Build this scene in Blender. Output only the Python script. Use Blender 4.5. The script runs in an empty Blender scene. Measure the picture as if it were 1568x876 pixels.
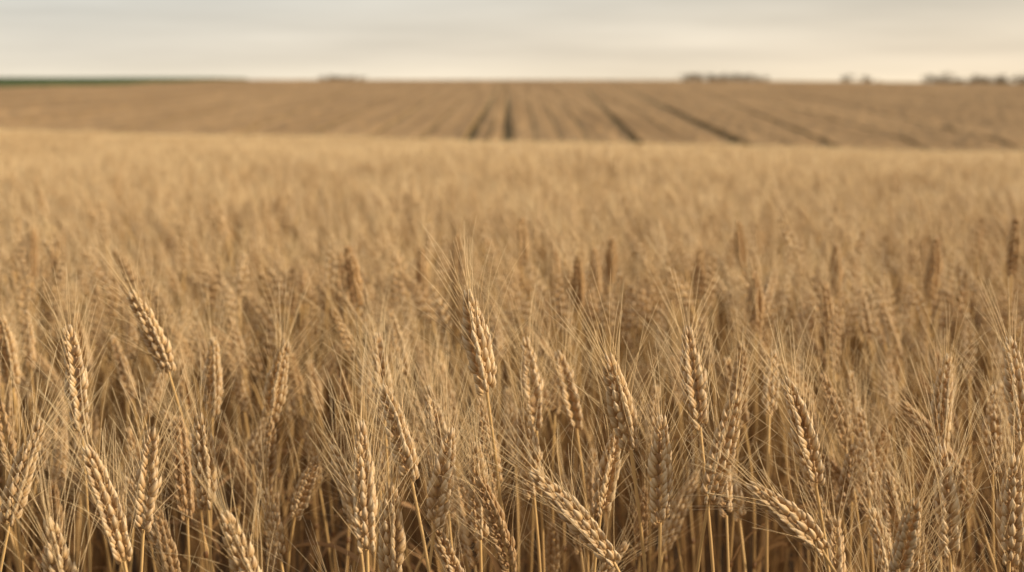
import bpy, math, random
import numpy as np
from mathutils import Vector
R = np.random.default_rng(7)
random.seed(7)
scene = bpy.context.scene
CAM_Z = 1.05

# ------------------------------------------------------------------ terrain
_gy = np.array([-60,-10,0,10,30,34,40,50,60,70,100,350,420,600,1500,4000.0])
_gz = np.array([1.5,.3,0,-.33,-1.08,-1.3,-1.9,-3.0,-3.05,-2.6,-2.29,.30,.15,-3.0,-6,-10.0])
def sstep(a,b,v):
    t = np.clip((v-a)/(b-a),0,1); return t*t*(3-2*t)
def ground(x,y):
    x = np.asarray(x,float); y = np.asarray(y,float)
    g = np.interp(y,_gy,_gz)
    xc = np.clip(x,-60,60)
    g = g - 0.022*xc*sstep(3,24,y)*(1-sstep(38,60,y))
    f = sstep(120,350,y)
    g = g + f*(0.45 - 1.0*np.clip(x/126.0,0,2)**2)
    g = g + 0.02*np.sin(x*1.3+1)*np.sin(y*0.9)*sstep(3,8,y)
    return g

# ------------------------------------------------------------------ materials
def newmat(name):
    m = bpy.data.materials.new(name); m.use_nodes = True
    nt = m.node_tree; nt.nodes.clear()
    return m, nt, nt.nodes, nt.links
def wheat_mat(name, dark, light, pale, transl, nscale, rough=0.6, randamt=0.35, bump=0.0):
    m,nt,N,L = newmat(name)
    out = N.new('ShaderNodeOutputMaterial')
    at = N.new('ShaderNodeAttribute'); at.attribute_name = 'tint'
    sep = N.new('ShaderNodeSeparateColor'); L.new(at.outputs['Color'], sep.inputs[0])
    tc = N.new('ShaderNodeTexCoord')
    nz = N.new('ShaderNodeTexNoise'); nz.inputs['Scale'].default_value = nscale; nz.inputs['Detail'].default_value = 3
    L.new(tc.outputs['Object'], nz.inputs['Vector'])
    oi = N.new('ShaderNodeObjectInfo')
    a = N.new('ShaderNodeMath'); a.operation='MULTIPLY_ADD'; a.inputs[1].default_value=0.5
    L.new(sep.outputs[1], a.inputs[0])
    b = N.new('ShaderNodeMath'); b.operation='MULTIPLY_ADD'; b.inputs[1].default_value=0.9; b.inputs[2].default_value=-0.25
    L.new(nz.outputs['Fac'], b.inputs[0]); L.new(b.outputs[0], a.inputs[2])
    c = N.new('ShaderNodeMath'); c.operation='MULTIPLY_ADD'; c.inputs[1].default_value=randamt
    L.new(oi.outputs['Random'], c.inputs[0]); L.new(a.outputs[0], c.inputs[2])
    c.use_clamp = True
    mx = N.new('ShaderNodeMix'); mx.data_type='RGBA'
    mx.inputs[6].default_value=(*dark,1); mx.inputs[7].default_value=(*light,1)
    L.new(c.outputs[0], mx.inputs[0])
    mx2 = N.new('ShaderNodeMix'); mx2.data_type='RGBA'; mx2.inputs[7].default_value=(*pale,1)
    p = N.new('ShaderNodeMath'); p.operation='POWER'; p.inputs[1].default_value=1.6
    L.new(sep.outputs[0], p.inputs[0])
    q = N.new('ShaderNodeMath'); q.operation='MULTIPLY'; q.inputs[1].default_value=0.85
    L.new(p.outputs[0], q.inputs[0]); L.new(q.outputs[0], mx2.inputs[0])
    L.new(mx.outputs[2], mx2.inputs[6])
    bs = N.new('ShaderNodeBsdfPrincipled'); bs.inputs['Roughness'].default_value = rough
    bs.inputs['Specular IOR Level'].default_value = 0.35
    L.new(mx2.outputs[2], bs.inputs['Base Color'])
    if bump>0:
        n2 = N.new('ShaderNodeTexNoise'); n2.inputs['Scale'].default_value=1400; n2.inputs['Detail'].default_value=2
        L.new(tc.outputs['Object'], n2.inputs['Vector'])
        bp = N.new('ShaderNodeBump'); bp.inputs['Strength'].default_value=bump; bp.inputs['Distance'].default_value=0.0005
        L.new(n2.outputs['Fac'], bp.inputs['Height']); L.new(bp.outputs[0], bs.inputs['Normal'])
    tr = N.new('ShaderNodeBsdfTranslucent'); L.new(mx2.outputs[2], tr.inputs['Color'])
    ms = N.new('ShaderNodeMixShader'); ms.inputs[0].default_value = transl
    L.new(bs.outputs[0], ms.inputs[1]); L.new(tr.outputs[0], ms.inputs[2])
    L.new(ms.outputs[0], out.inputs[0])
    return m
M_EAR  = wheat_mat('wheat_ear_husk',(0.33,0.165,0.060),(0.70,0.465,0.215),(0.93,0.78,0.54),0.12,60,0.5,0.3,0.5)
M_AWN  = wheat_mat('wheat_awn',(0.72,0.49,0.23),(0.92,0.72,0.41),(0.97,0.83,0.57),0.35,30,0.35,0.2)
M_STEM = wheat_mat('wheat_stem',(0.14,0.060,0.020),(0.28,0.14,0.050),(0.82,0.54,0.225),0.08,12,0.45,0.3)  # darker towards the foot: weathered straw plus shade between stalks painted in
M_LEAF = wheat_mat('wheat_dry_leaf',(0.21,0.10,0.038),(0.45,0.265,0.115),(0.45,0.265,0.115),0.28,25,0.6,0.3)
MATS = [M_EAR,M_AWN,M_STEM,M_LEAF]

# ------------------------------------------------------------------ mesh accumulation
class Acc:
    def __init__(s): s.V=[];s.F=[];s.M=[];s.C=[];s.n=0
    def add(s,v,faces,mat,col):
        s.V.append(v); s.F.extend([tuple(i+s.n for i in f) for f in faces])
        s.M.extend([mat]*len(faces)); s.C.append(col); s.n+=len(v)
    def obj(s,name,mats=MATS):
        me = bpy.data.meshes.new(name)
        me.from_pydata(np.concatenate(s.V).tolist(),[],s.F); 
        for m in mats: me.materials.append(m)
        me.polygons.foreach_set('material_index',np.array(s.M,dtype=np.int32))
        me.polygons.foreach_set('use_smooth',np.ones(len(s.M),dtype=bool))
        a = me.color_attributes.new('tint','FLOAT_COLOR','POINT')
        c = np.concatenate(s.C); c = np.concatenate([c,np.ones((len(c),1))],axis=1)
        a.data.foreach_set('color',c.ravel().astype(np.float32))
        me.update()
        return bpy.data.objects.new(name,me)
def nrm(v): 
    return v/(np.linalg.norm(v)+1e-12)
def perp(T,phi=0.0):
    r = np.array([1.0,0,0]) if abs(T[0])<0.8 else np.array([0,1.0,0])
    a = nrm(np.cross(T,r)); b = np.cross(T,a)
    return a*math.cos(phi)+b*math.sin(phi)
_fc={}
def ringfaces(nr,ns):
    if (nr,ns) not in _fc:
        _fc[(nr,ns)]=[(i*ns+j,i*ns+(j+1)%ns,(i+1)*ns+(j+1)%ns,(i+1)*ns+j) for i in range(nr-1) for j in range(ns)]
    return _fc[(nr,ns)]
def tube(A,pts,rad,ns,mat,g,t0=0.,t1=0.):
    pts=np.asarray(pts); n=len(pts)
    T=np.gradient(pts,axis=0); T/= (np.linalg.norm(T,axis=1,keepdims=True)+1e-12)
    ref=perp(T[0],0.4)
    U=ref-(T@ref)[:,None]*T; U/= (np.linalg.norm(U,axis=1,keepdims=True)+1e-9)
    W=np.cross(T,U)
    an=np.arange(ns)/ns*2*math.pi
    rad=np.asarray(rad)
    v=pts[:,None,:]+rad[:,None,None]*(np.cos(an)[None,:,None]*U[:,None,:]+np.sin(an)[None,:,None]*W[:,None,:])
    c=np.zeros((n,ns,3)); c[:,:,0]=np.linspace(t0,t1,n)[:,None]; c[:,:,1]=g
    A.add(v.reshape(-1,3),ringfaces(n,ns),mat,c.reshape(-1,3))
def floret_template(zs,rs,ns,keel):
    v=[];c=[]
    for z,r in zip(zs,rs):
        for j in range(ns):
            a=j/ns*2*math.pi
            k = 1+keel*max(0,math.cos(a))**3
            v.append((r*k*math.cos(a)*0.82, r*math.sin(a)+0, z)); c.append(z)
    v=np.array(v)
    v[:,0]+=0.35*np.sin(v[:,2]*math.pi)   # outward belly
    return v,np.array(c)
F0,F0c = floret_template([0,.1,.26,.46,.66,.84,1.0],[.35,.78,1.0,.98,.74,.38,.05],8,.32)
F1,F1c = floret_template([0,.3,.7,1.0],[.5,1.1,.85,.1],5,.1)
AW={'p':.95,'r':.00032,'ripe':1.0}
def floret(A,pos,D,O,length,rad,lod,rng):
    D=nrm(D); X=nrm(O-D*np.dot(O,D)); Y=np.cross(D,X)
    T,Tc,ns = (F0,F0c,8) if lod==0 else (F1,F1c,5)
    v = pos+ (T[:,0:1]*rad)*X+(T[:,1:2]*rad)*Y+(T[:,2:3]*length)*D
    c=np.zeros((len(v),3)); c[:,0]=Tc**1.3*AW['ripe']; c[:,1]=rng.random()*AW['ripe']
    A.add(v,ringfaces(len(T)//ns,ns),0,c)
    return pos+D*length*0.97
def awn(A,p,D,out,length,lod,rng):
    n = 6 if lod==0 else 2
    t=np.linspace(0,1,n)[:,None]
    side=rng.normal(0,1,3)*0.06
    pts=p+D*length*t+(out*rng.uniform(-.02,.18)+side)*length*t*t
    r0,r1 = (AW['r'],AW['r']*.42) if lod==0 else (0.00042,0.0002)
    tube(A,pts,r0+(r1-r0)*t[:,0],3,1,rng.random(),0.2,0.9)
def ear(A,rng,base,dirn,L,bend,phi,lod=0,fat=1.0):
    dirn=nrm(dirn); n=max(10,int(L/0.0050)); 
    if lod: n=int(n*0.8)
    U0=perp(nrm(dirn),phi)
    cen=[]
    awl=rng.uniform(0.85,1.15)
    for i in range(n):
        t=i/(n-1)
        c=base+dirn*L*0.90*t+bend*t*t
        T=nrm(dirn*L+2*bend*t); X=nrm(U0-T*np.dot(U0,T)); Y=np.cross(T,X)
        cen.append(c)
        s=1 if i%2 else -1
        S=s*X
        sz=(0.74+0.9*t if t<.3 else 1.0-0.45*max(0,(t-.45)/.55)**1.3)
        sz=min(sz,1.0)*rng.uniform(.88,1.1)*fat
        tilt=math.radians(rng.uniform(18,33))*(1-0.45*t)
        if lod==0:
            for k in (-1,1,0):
                D=T*math.cos(tilt)+S*math.sin(tilt)*(1.0 if k else .85)+Y*k*0.30+rng.normal(0,.05,3)
                p=c+S*(0.0022 if k else 0.0040)*sz+Y*k*0.0031*sz+T*(0.0 if k else 0.0025)
                O=nrm(S*(0.65 if k else 1)+Y*k*0.9)
                tip=floret(A,p,D,O,0.0124*sz*rng.uniform(.9,1.1),0.0025*sz,0,rng)
                if (k and rng.random()<AW['p']) or rng.random()<0.3*AW['p']:
                    aD=nrm(T+S*rng.uniform(.15,.80)*(1-.4*t)+Y*(k*rng.uniform(.0,.65)*(1-.3*t)+rng.normal(0,.12)))
                    awn(A,tip,aD,nrm(S+Y*k),0.062*awl*rng.uniform(.6,1.25),0,rng)
            for k in (-1,1):
                D=T*math.cos(tilt)+S*math.sin(tilt)*1.35+Y*k*0.36+rng.normal(0,.04,3)
                p=c+S*0.0032*sz+Y*k*0.0041*sz-T*0.0018
                floret(A,p,D,nrm(S+Y*k*.8),0.0092*sz,0.0019*sz,0,rng)
        else:
            for k in (-1,1):
                D=T*math.cos(tilt)+S*math.sin(tilt)*1.2+Y*k*0.3
                p=c+S*0.0028*sz+Y*k*0.0031*sz
                tip=floret(A,p,D,nrm(S+Y*k*.7),0.0135*sz,0.0032*sz,1,rng)
            if rng.random()<.42:
                aD=nrm(T+S*rng.uniform(.05,.7)+Y*rng.normal(0,.35))
                awn(A,tip,aD,S,0.06*rng.uniform(.7,1.2),1,rng)
    T=nrm(dirn*L+2*bend); X=perp(T,phi)
    for a in (0,2.1,4.2):
        O=perp(T,phi+a)
        tip=floret(A,cen[-1]+O*.001+T*.001,T+O*.14,O,0.0105*fat,0.0018*fat,lod,rng)
        awn(A,tip,nrm(T+O*rng.uniform(.05,.3)),O,0.060*awl,lod,rng)
def leaf(A,rng,p,az,length,width,droop,lod=0):
    n=9 if lod==0 else 4
    H=np.array([math.cos(az),math.sin(az),0]); pts=[]
    a=rng.uniform(.9,1.35); q=np.array(p,float); da=droop/n
    tw=rng.uniform(-2.5,2.5)
    V=[];C=[];g=rng.random()
    for i in range(n):
        t=i/(n-1)
        d=H*math.cos(a)+np.array([0,0,1])*math.sin(a)
        W=np.cross(d,np.array([H[1],-H[0],0])) ; S=np.array([-H[1],H[0],0])
        ww=width*(.55+.45*min(1,t*5))*(1-t**2.2)+0.0004
        sd=S*math.cos(tw*t)+nrm(W)*math.sin(tw*t)
        up=np.cross(sd,d)*ww*.18
        V+= [q-sd*ww/2+up, q, q+sd*ww/2+up]; C+=[(0,g,0)]*3
        q=q+d*length/(n-1); a-=da*rng.uniform(.5,1.5)
    F=[]
    for i in range(n-1):
        for j in (0,1): F.append((i*3+j,i*3+j+1,i*3+3+j+1,i*3+3+j))
    A.add(np.array(V),F,3,np.array(C))
def bez(P0,P1,P2,P3,n):
    t=np.linspace(0,1,n)[:,None]
    return (1-t)**3*P0+3*(1-t)**2*t*P1+3*(1-t)*t*t*P2+t**3*P3
def plant(A,rng,foot,base,tip,lod=0,leaves=2,fat=1.0):
    foot=np.array(foot,float);base=np.array(base,float);tip=np.array(tip,float)
    D=tip-base; L=np.linalg.norm(D); d=nrm(D)
    h=base[2]-foot[2]
    P1=foot+np.array([rng.normal(0,.01),rng.normal(0,.01),h*.5])
    P2=base-nrm(d+np.array([0,0,.35]))*h*.28
    pts=bez(foot,P1,P2,base,14 if lod==0 else 5)
    n=len(pts)
    r=np.linspace(0.0022,0.00135,n) if lod==0 else np.linspace(.0026,.0017,n)
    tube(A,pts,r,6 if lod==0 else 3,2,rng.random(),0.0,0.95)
    if lod==0:   # nodes (joints) with leaf sheath swelling
        for f in (5,9):
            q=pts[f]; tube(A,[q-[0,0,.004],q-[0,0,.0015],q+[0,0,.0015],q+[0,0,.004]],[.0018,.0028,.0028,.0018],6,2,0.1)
    sag=np.array([0,0,-1.0])-d*np.dot([0,0,-1.0],d)
    bend=sag*L*rng.uniform(0.05,.22)+rng.normal(0,.03,3)*L
    ear(A,rng,base,nrm(D-bend),L,bend,rng.uniform(0,6.28),lod,fat)
    for i in range(leaves):
        f=rng.uniform(.2,.75); q=pts[int(f*(n-1))]
        leaf(A,rng,q,rng.uniform(0,6.28),rng.uniform(.10,.22),rng.uniform(.004,.008),rng.uniform(1.2,4.0),lod)
def random_plant(A,rng,x,y,H,lod,leaves=2,az0=math.pi,spread=1.0):
    az=az0+rng.normal(0,spread)
    nod=abs(rng.normal(0,.32))+.03
    if rng.random()<.07: nod=rng.uniform(.6,1.2)
    L=rng.uniform(.062,.098)
    d=np.array([math.sin(nod)*math.cos(az),math.sin(nod)*math.sin(az),math.cos(nod)])
    tip=np.array([x,y,H]); base=tip-d*L
    foot=np.array([x-math.cos(az)*rng.uniform(.0,.10)*(.4+nod)+rng.normal(0,.02),y-math.sin(az)*.06*(.4+nod)+rng.normal(0,.02),0])
    plant(A,rng,foot,base,tip,lod,leaves,rng.uniform(.76,1.08))

# ------------------------------------------------------------------ top object
field = bpy.data.objects.new('wheat_field',None); scene.collection.objects.link(field)
def child(o):
    scene.collection.objects.link(o); o.parent=field; return o

# front rows: individually grown plants  (tip_x, tip_z, base_x, base_z in mm, distance in m)
EARS=[(-39,865,-22,777,1.25),(-380,837,-350,754,1.45),(162,823,172,734,1.3),(80,824,100,739,1.2),(14,787,25,694,1.45),
(-110,794,-85,715,1.2),(233,799,256,711,1.2),(186,789,166,697,1.2),(428,777,422,687,1.4),(351,752,354,667,1.15),
(19,733,82,662,1.15),(193,727,250,672,1.15),(-402,761,-424,678,1.2),(-305,755,-311,672,1.2),(-328,765,-300,679,1.1),
(-207,739,-185,655,1.05),(-342,725,-325,645,1.05),(-118,780,-112,688,1.1),(127,766,125,678,1.2),(-54,737,-68,660,1.25),
(-408,820,-393,728,1.3),(-283,743,-278,662,1.3),(10,737,21,656,1.35),(96,737,81,655,1.3),(403,746,402,662,1.15),
(304,739,296,655,1.1),(329,694,325,610,1.15),(-240,799,-228,712,2.1),(658,797,647,707,2.2),(779,828,772,742,2.2),
(18,803,18,716,2.5),(133,770,135,688,2.3),(71,763,71,682,2.4),(315,763,315,680,2.4),(343,775,343,688,2.0),
(547,763,547,678,2.4),(-153,758,-150,675,2.4),(-96,769,-96,686,2.5),(-334,760,-337,676,1.6),(-237,778,-254,693,1.5),
(463,808,466,722,1.3),(-144,778,-134,692,1.5),(-601,773,-597,688,1.7),(-83,745,-67,662,1.4),(-32,719,-29,635,1.3),
(49,764,68,684,1.5),(413,787,419,704,2.6),(369,695,376,610,1.5),(504,723,507,640,1.5),(-882,769,-878,686,2.6),
(-104,711,-101,628,1.2),(100,772,104,690,2.2),(175,766,172,684,2.5),(-280,760,-270,680,2.3),(420,770,424,690,1.9)]
A=Acc()
for i,(tx,tz,bx,bz,d) in enumerate(EARS):
    rng=np.random.default_rng(100+i)
    far=d>1.85
    AW['p']=.35 if far else .95; AW['ripe']=.32 if far else rng.uniform(.85,1.0)
    tip=np.array([tx/1000,d+rng.normal(0,.012),tz/1000]); base=np.array([bx/1000,d,bz/1000])
    if far: tip[2]+=.008; base[2]+=.008
    dx=(bx-tx)/1000
    foot=np.array([bx/1000+dx*.6+rng.normal(0,.012),d+rng.normal(0,.02)+.02,float(ground(bx/1000,d))])
    plant(A,rng,foot,base,tip,0,1,rng.uniform(1.05,1.2))
child(A.obj('front_row_plants'))

def variants(name,count,maker):
    col=bpy.data.collections.new(name)
    for i in range(count):
        A=Acc(); rng=np.random.default_rng(1000+i*17+len(name))
        AW['ripe']=rng.uniform(.4,1.0)
        maker(A,rng); o=A.obj('%s_%02d'%(name,i)); col.objects.link(o)
    return col
AW['p']=.60; AW['r']=.00028
VP=variants('wheat_plant_kinds',24,lambda A,r: random_plant(A,r,0,0,.80,0,2,math.pi,0.5))
VM=variants('wheat_plant_plain_kinds',18,lambda A,r: random_plant(A,r,0,0,.80,1,1,math.pi,0.5))
def patch(A,r):
    n=50
    for i in range(n):
        AW['ripe']=r.uniform(.4,1.0)
        x,y=r.uniform(-.27,.27,2)
        H=.79+r.normal(0,.030)
        random_plant(A,r,x,y,H,1,1 if r.random()<.3 else 0,math.pi,1.1)
VT=variants('wheat_patch_kinds',6,patch)

def scatter(name,pts,rot,scl,idx,col):
    me=bpy.data.meshes.new(name); me.from_pydata([tuple(p) for p in pts],[],[])
    a=me.attributes.new('rot','FLOAT_VECTOR','POINT'); a.data.foreach_set('vector',np.asarray(rot,np.float32).ravel())
    a=me.attributes.new('scl','FLOAT_VECTOR','POINT'); a.data.foreach_set('vector',np.asarray(scl,np.float32).ravel())
    a=me.attributes.new('idx','INT','POINT'); a.data.foreach_set('value',np.asarray(idx,np.int32))
    o=child(bpy.data.objects.new(name,me))
    ng=bpy.data.node_groups.new(name+'_nodes','GeometryNodeTree')
    ng.interface.new_socket('Geometry',in_out='INPUT',socket_type='NodeSocketGeometry')
    ng.interface.new_socket('Geometry',in_out='OUTPUT',socket_type='NodeSocketGeometry')
    N=ng.nodes;L=ng.links
    gi=N.new('NodeGroupInput');go=N.new('NodeGroupOutput')
    ip=N.new('GeometryNodeInstanceOnPoints'); ci=N.new('GeometryNodeCollectionInfo')
    ci.inputs['Collection'].default_value=col; ci.inputs['Separate Children'].default_value=True; ci.inputs['Reset Children'].default_value=True
    def na(n,t):
        q=N.new('GeometryNodeInputNamedAttribute'); q.data_type=t; q.inputs['Name'].default_value=n
        return [s for s in q.outputs if s.enabled and s.name=='Attribute'][0]
    e=N.new('FunctionNodeEulerToRotation')
    L.new(na('rot','FLOAT_VECTOR'),e.inputs[0]); L.new(e.outputs[0],ip.inputs['Rotation'])
    L.new(na('scl','FLOAT_VECTOR'),ip.inputs['Scale']); L.new(na('idx','INT'),ip.inputs['Instance Index'])
    ip.inputs['Pick Instance'].default_value=True
    L.new(gi.outputs[0],ip.inputs['Points']); L.new(ci.outputs[0],ip.inputs['Instance']); L.new(ip.outputs[0],go.inputs[0])
    md=o.modifiers.new('scatter','NODES'); md.node_group=ng
    return o
def band(y0,y1,dens,h0,h1,hs,margin=.6,nk=16,clump=0.0):
    area=(y1-y0)*(0.36*(y0+y1)+2*margin)
    for _ in range(int(area*dens)):
        y=R.uniform(y0,y1); w=.36*y+margin; x=R.uniform(-w,w)
        if clump>0 and R.random()<clump*(.5-.5*math.sin(x*23+2*math.sin(y*11))*math.cos(y*17+x*9)): continue
        f=(y-y0)/(y1-y0)
        H=h0+(h1-h0)*f+R.normal(0,hs)
        P.append((x,y,float(ground(x,y))+H-.80))
        RO.append((R.normal(0,.08),R.normal(0,.08),R.normal(0,.9) if R.random()<.75 else R.uniform(0,6.28)))
        S.append((R.uniform(.9,1.08),)*2+(1.0,)); I.append(int(R.integers(0,nk)))
P=[];RO=[];S=[];I=[]
band(1.12,1.4,72,.64,.69,.05,.5,24,.6)
band(1.4,2.2,200,.71,.765,.045,.5,24,.6)
scatter('near_plants',P,RO,S,I,VP)
P=[];RO=[];S=[];I=[]
band(2.2,4.6,250,.775,.80,.04,.8,18,.2)
scatter('near_back_plants',P,RO,S,I,VM)
P=[];RO=[];S=[];I=[]
y=4.6
while y<35:
    st=.45 if y<12 else .55
    w=.40*y+1.5
    for x in np.arange(-w,w,st):
        px=x+R.uniform(-.15,.15); py=y+R.uniform(-.15,.15)
        hv=1+.045*math.sin(px*.8+1.7*math.sin(py*.5))*math.cos(py*.35)+R.normal(0,.028)
        P.append((px,py,float(ground(px,py)))); RO.append((0,0,R.normal(0,.5))); S.append((1,1,hv)); I.append(int(R.integers(0,6)))
    y+=st
scatter('mid_field_plants',P,RO,S,I,VT)

# ------------------------------------------------------------------ surfaces
def noise_mat(name,c1,c2,scale,rough=.9,c3=None,stretch=(1,1,1),s2=None):
    m,nt,N,L=newmat(name)
    out=N.new('ShaderNodeOutputMaterial'); bs=N.new('ShaderNodeBsdfPrincipled'); bs.inputs['Roughness'].default_value=rough
    bs.inputs['Specular IOR Level'].default_value=.1
    tc=N.new('ShaderNodeTexCoord'); mp=N.new('ShaderNodeMapping'); mp.inputs['Scale'].default_value=stretch
    L.new(tc.outputs['Object'],mp.inputs['Vector'])
    nz=N.new('ShaderNodeTexNoise'); nz.inputs['Scale'].default_value=scale; nz.inputs['Detail'].default_value=8; nz.inputs['Roughness'].default_value=.65
    L.new(mp.outputs[0],nz.inputs['Vector'])
    cr=N.new('ShaderNodeValToRGB'); cr.color_ramp.elements[0].position=.35; cr.color_ramp.elements[1].position=.65
    cr.color_ramp.elements[0].color=(*c1,1); cr.color_ramp.elements[1].color=(*c2,1)
    L.new(nz.outputs['Fac'],cr.inputs[0]); last=cr.outputs[0]
    if c3:
        n2=N.new('ShaderNodeTexNoise'); n2.inputs['Scale'].default_value=s2; n2.inputs['Detail'].default_value=3
        mp2=N.new('ShaderNodeMapping'); mp2.inputs['Scale'].default_value=(1,.25,1); L.new(tc.outputs['Object'],mp2.inputs['Vector'])
        L.new(mp2.outputs[0],n2.inputs['Vector'])
        r2=N.new('ShaderNodeMapRange'); r2.inputs[1].default_value=.4; r2.inputs[2].default_value=.65; r2.inputs[4].default_value=.7
        L.new(n2.outputs['Fac'],r2.inputs[0])
        mx=N.new('ShaderNodeMix'); mx.data_type='RGBA'; mx.inputs[7].default_value=(*c3,1)
        L.new(r2.outputs[0],mx.inputs[0]); L.new(last,mx.inputs[6]); last=mx.outputs[2]
    L.new(last,bs.inputs['Base Color']); L.new(bs.outputs[0],out.inputs[0])
    return m
M_SOIL=noise_mat('dry_soil',(.05,.032,.018),(.10,.062,.034),6)
M_CAN =noise_mat('ripe_wheat_canopy',(.245,.152,.073),(.45,.292,.148),1.0,.9,(.28,.178,.088),(1,.015,1),.10)
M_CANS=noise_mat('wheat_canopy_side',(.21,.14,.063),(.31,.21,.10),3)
M_TRAM=noise_mat('tramline_undergrowth',(.165,.135,.07),(.25,.19,.10),1.5,.9,(.28,.19,.10),(1,.2,1),.15)
M_GREEN=noise_mat('green_crop',(.045,.066,.022),(.072,.098,.032),.4)
def grid(name,xs,ys,zf,mat):
    nx,ny=len(xs),len(ys)
    X,Y=np.meshgrid(xs,ys)
    Z=zf(X,Y); V=np.stack([X,Y,Z],-1).reshape(-1,3)
    F=[(j*nx+i,j*nx+i+1,(j+1)*nx+i+1,(j+1)*nx+i) for j in range(ny-1) for i in range(nx-1)]
    me=bpy.data.meshes.new(name); me.from_pydata(V.tolist(),[],F); me.materials.append(mat)
    me.polygons.foreach_set('use_smooth',np.ones(len(F),dtype=bool)); me.update()
    return bpy.data.objects.new(name,me)
def sym(a): return np.concatenate([-a[::-1],[0],a])
gx=sym(np.concatenate([np.arange(1,40,1.5),np.geomspace(42,2500,40)]))
gy=np.concatenate([np.arange(-40,0,4),np.arange(0,80,1.5),np.geomspace(81,4000,70)])
g=grid('ground',gx,gy,lambda x,y: ground(x,y),M_SOIL); scene.collection.objects.link(g)

# far slope: crop strips separated by real tramline gaps with thin low undergrowth in them
TR=[(-48,-.20,.25,.66),(-30,-.09,.25,.66),(-21,-.08,.22,.66),(-14.5,-.07,.35,.62),(-10.5,-.04,.25,.66),(-7.3,-.02,.32,.60),(-4.6,-.01,.22,.64),
(-2.2,0.0,.60,.40),(-1.2,0,.14,.68),(-.2,-.004,.58,.40),(1.2,.008,.14,.68),(2.4,.014,.14,.68),(3.8,.02,.16,.67),(6.1,.036,.60,.46),(8.4,.04,.16,.67),
(11.1,.045,.95,.44),(15.4,.09,.45,.58),(19.5,.10,.3,.64),(24,.12,.3,.64),(38,.16,.25,.66),(60,.2,.25,.66)]
ys=np.concatenate([np.arange(34,120,1.2),np.geomspace(121,415,90)])
def lx(k,y): return TR[k][0]+TR[k][1]*(y-70)
def hw(k,y): return TR[k][2]/2*(1-.6*sstep(75,220,y))
bounds=[]
n=len(TR)
for k in range(n+1):
    lo=(lambda y,k=k: lx(k-1,y)+hw(k-1,y)) if k>0 else (lambda y: np.full_like(y,-420.0))
    hi=(lambda y,k=k: lx(k,y)-hw(k,y)) if k<n else (lambda y: np.full_like(y,420.0))
    bounds.append((lo,hi))
V=[];F=[];MI=[]
rg=np.random.default_rng(5)
for k,(lo,hi) in enumerate(bounds):
    a=lo(ys);b=hi(ys); nseg=int(np.clip((b-a).mean()/.5,3,80))
    s0=len(V); cols=nseg+3
    for j,yy in enumerate(ys):
        for i in range(-1,nseg+2):
            f=min(max(i/nseg,0),1); x=a[j]+(b[j]-a[j])*f
            gz=float(ground(x,yy))
            top=gz+.74+rg.normal(0,.035)+.03*math.sin(x*4.2)
            if i in(-1,nseg+1): V.append((x,yy,gz-.05))
            else: V.append((x+rg.normal(0,.04),yy,top))
    for j in range(len(ys)-1):
        for i in range(cols-1):
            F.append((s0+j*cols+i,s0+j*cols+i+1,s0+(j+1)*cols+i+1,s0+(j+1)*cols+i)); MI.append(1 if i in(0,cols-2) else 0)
for k in range(n):
    s0=len(V)
    for yy in ys:
        fade=TR[k][3]+(.70-TR[k][3])*float(sstep(80,170,yy))
        for s in(-1.3,0,1.3):
            x=lx(k,yy)+s*hw(k,yy); V.append((x,yy,float(ground(x,yy))+fade+rg.normal(0,.03)))
    for j in range(len(ys)-1):
        for i in(0,1): F.append((s0+j*3+i,s0+j*3+i+1,s0+j*3+4+i,s0+j*3+3+i)); MI.append(2)
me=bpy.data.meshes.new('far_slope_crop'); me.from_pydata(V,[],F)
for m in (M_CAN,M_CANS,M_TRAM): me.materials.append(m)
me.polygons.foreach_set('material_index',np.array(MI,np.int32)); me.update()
child(bpy.data.objects.new('far_slope_crop',me))

# green crop on the left of the far slope (a tapering wedge)
V=[];F=[]
ys2=np.linspace(195,400,48); 
for yy in ys2:
    xr=-70 - .6*max(0,(262-yy))
    for f in np.linspace(0,1,60):
        x=-400+(xr+400)*f; V.append((x,yy,float(ground(x,yy))+ (1.35 if 0<f<1 and yy>196 else .1)+random.gauss(0,.03)))
for j in range(47):
    for i in range(59): F.append((j*60+i,j*60+i+1,(j+1)*60+i+1,(j+1)*60+i))
me=bpy.data.meshes.new('green_crop_field'); me.from_pydata(V,[],F); me.materials.append(M_GREEN); me.update()
o=bpy.data.objects.new('green_crop_field',me); scene.collection.objects.link(o)

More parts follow.
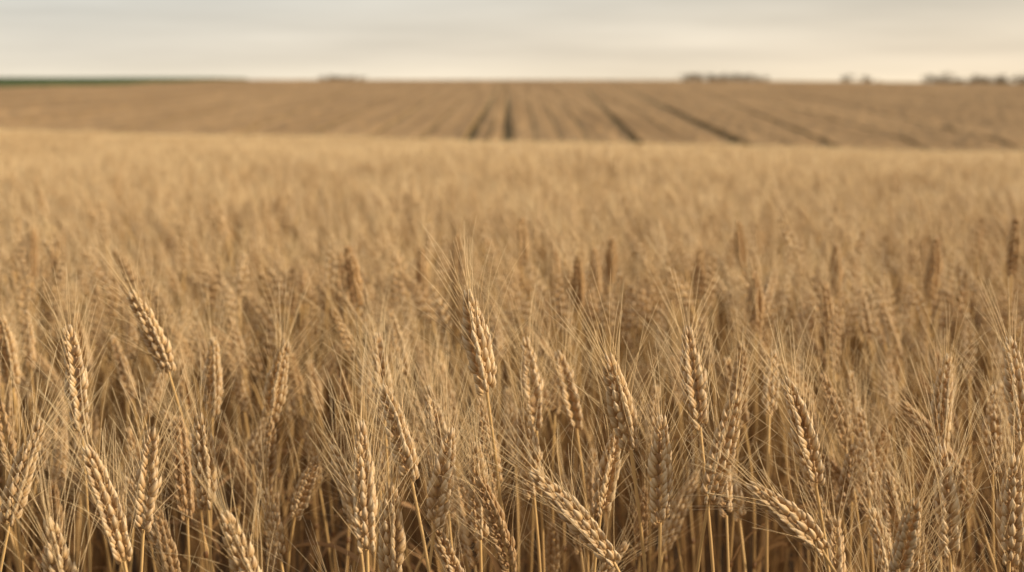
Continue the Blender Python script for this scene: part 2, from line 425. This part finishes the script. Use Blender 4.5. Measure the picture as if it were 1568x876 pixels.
# ------------------------------------------------------------------ distant tree lines
M_FOL=noise_mat('hazy_foliage',(.19,.15,.10),(.30,.235,.155),.4)  # distance haze is mixed into the leaf colour
M_BARK=noise_mat('bark',(.16,.13,.10),(.22,.18,.13),2)
def treeline(name,trees):
    rg=np.random.default_rng(len(trees)+3)
    V=[];F=[];MI=[]
    for (x,y,h,w) in trees:
        z0=float(ground(x,y))
        A=Acc(); tp=np.array([[x,y,z0-.2],[x+.1,y,z0+h*.3],[x,y+.1,z0+h*.6]]); tube(A,tp,[.28,.2,.1],7,0,0)
        for k in range(4):
            az=rg.uniform(0,6.28); q=np.array([x,y,z0+h*rg.uniform(.25,.5)])
            e=q+np.array([math.cos(az)*w*.35,math.sin(az)*w*.35,h*.25]); tube(A,[q,(q+e)/2+[0,0,.1],e],[.12,.08,.03],5,0,0)
        n0=len(V); V+=np.concatenate(A.V).tolist(); F+=[tuple(i+n0 for i in f) for f in A.F]; MI+=[1]*len(A.F)
        cl=[(x+rg.normal(0,w*.22),y+rg.normal(0,w*.22),z0+h*rg.uniform(.35,.88),w*rg.uniform(.14,.3)) for _ in range(12)]
        for (cx,cy,cz,cr) in cl:
            for _ in range(90):
                d=nrm(rg.normal(0,1,3))*cr*rg.uniform(.6,1.05); p=np.array([cx,cy,cz])+d*[1,1,.8]
                u=nrm(rg.normal(0,1,3)); v=np.cross(u,nrm(rg.normal(0,1,3))); s=rg.uniform(.12,.28)
                n0=len(V); V+=[(p-u*s).tolist(),(p+v*s*.7).tolist(),(p+u*s).tolist(),(p-v*s*.7).tolist()]
                F.append((n0,n0+1,n0+2,n0+3)); MI.append(0)
    me=bpy.data.meshes.new(name); me.from_pydata(V,[],F); me.materials.append(M_FOL); me.materials.append(M_BARK)
    me.polygons.foreach_set('material_index',np.array(MI,np.int32)); me.update()
    o=bpy.data.objects.new(name,me); scene.collection.objects.link(o)
rg=np.random.default_rng(21)
treeline('distant_treeline',[(x,600+rg.uniform(-6,6),6.3+rg.uniform(-.4,.5),5) for x in np.arange(-80,-63,2.6)])
treeline('distant_treeline',[(x,600+rg.uniform(-8,8),7.8+rg.uniform(-.5,.6),6) for x in np.arange(74,106,2.8)])
treeline('distant_treeline',[(x,600+rg.uniform(-8,8),8.6+rg.uniform(-1.4,1.8),6.5) for x in np.concatenate([[142,148],np.arange(178,262,1.8)])])

# ------------------------------------------------------------------ light
EL=math.radians(18); AZ=math.radians(102)   # azimuth clockwise from +Y (view direction)
sd=Vector((math.sin(AZ)*math.cos(EL),math.cos(AZ)*math.cos(EL),math.sin(EL)))
sl=bpy.data.lights.new('sun','SUN'); sl.energy=5.0; sl.angle=math.radians(1.2); sl.color=(1,.85,.64)
so=bpy.data.objects.new('sun',sl); so.rotation_euler=sd.to_track_quat('Z','Y').to_euler(); scene.collection.objects.link(so)
w=bpy.data.worlds.new('World'); scene.world=w; w.use_nodes=True
nt=w.node_tree; N=nt.nodes; L=nt.links; N.clear()
out=N.new('ShaderNodeOutputWorld')
sky=N.new('ShaderNodeTexSky'); sky.sky_type='NISHITA'; sky.sun_disc=False; sky.sun_elevation=EL; sky.sun_rotation=AZ
b1=N.new('ShaderNodeBackground'); b1.inputs[1].default_value=.08; L.new(sky.outputs[0],b1.inputs[0])
tc=N.new('ShaderNodeTexCoord'); sx=N.new('ShaderNodeSeparateXYZ'); L.new(tc.outputs['Generated'],sx.inputs[0])
cr=N.new('ShaderNodeValToRGB'); L.new(sx.outputs[2],cr.inputs[0])
e=cr.color_ramp.elements; e[0].position=0; e[0].color=(.99,.87,.69,1); e[1].position=1; e[1].color=(.66,.65,.64,1)
for p,c in ((.018,(.89,.80,.67)),(.055,(.74,.705,.635)),(.2,(.64,.635,.62))):
    q=e.new(p); q.color=(*c,1)
mp=N.new('ShaderNodeMapping'); mp.inputs['Scale'].default_value=(2.6,2.6,26); mp.inputs['Location'].default_value=(.6,.2,.3); L.new(tc.outputs['Generated'],mp.inputs['Vector'])
nz=N.new('ShaderNodeTexNoise'); nz.inputs['Scale'].default_value=1.9; nz.inputs['Detail'].default_value=5; nz.inputs['Roughness'].default_value=.5; L.new(mp.outputs[0],nz.inputs['Vector'])
mr=N.new('ShaderNodeMapRange'); mr.inputs[1].default_value=.3; mr.inputs[2].default_value=.7; mr.inputs[3].default_value=.87; mr.inputs[4].default_value=1.09
L.new(nz.outputs['Fac'],mr.inputs[0])
wx=N.new('ShaderNodeMapRange'); wx.inputs[1].default_value=-.3; wx.inputs[2].default_value=.6; L.new(sx.outputs[0],wx.inputs[0])
wm=N.new('ShaderNodeMix'); wm.data_type='RGBA'; wm.inputs[6].default_value=(.96,.97,.96,1); wm.inputs[7].default_value=(1.12,1.02,.88,1); L.new(wx.outputs[0],wm.inputs[0])
m1=N.new('ShaderNodeMix'); m1.data_type='RGBA'; m1.blend_type='MULTIPLY'; m1.inputs[0].default_value=1
L.new(cr.outputs[0],m1.inputs[6]); L.new(wm.outputs[2],m1.inputs[7])
b2=N.new('ShaderNodeBackground'); L.new(m1.outputs[2],b2.inputs[0]); L.new(mr.outputs[0],b2.inputs[1])
ms=N.new('ShaderNodeMixShader'); ms.inputs[0].default_value=.94
L.new(b1.outputs[0],ms.inputs[1]); L.new(b2.outputs[0],ms.inputs[2]); L.new(ms.outputs[0],out.inputs[0])

# ------------------------------------------------------------------ camera
cd=bpy.data.cameras.new('camera'); cam=bpy.data.objects.new('camera',cd); scene.collection.objects.link(cam)
cam.location=(0,0,CAM_Z); cam.rotation_euler=(math.pi/2,0,0)
cd.lens=50; cd.sensor_width=36; cd.shift_y=-.1996; cd.clip_start=.05; cd.clip_end=8000
cd.dof.use_dof=True; cd.dof.focus_distance=1.20; cd.dof.aperture_fstop=5.9
scene.camera=cam
scene.view_settings.view_transform='Standard'; scene.view_settings.look='None'; scene.view_settings.exposure=0
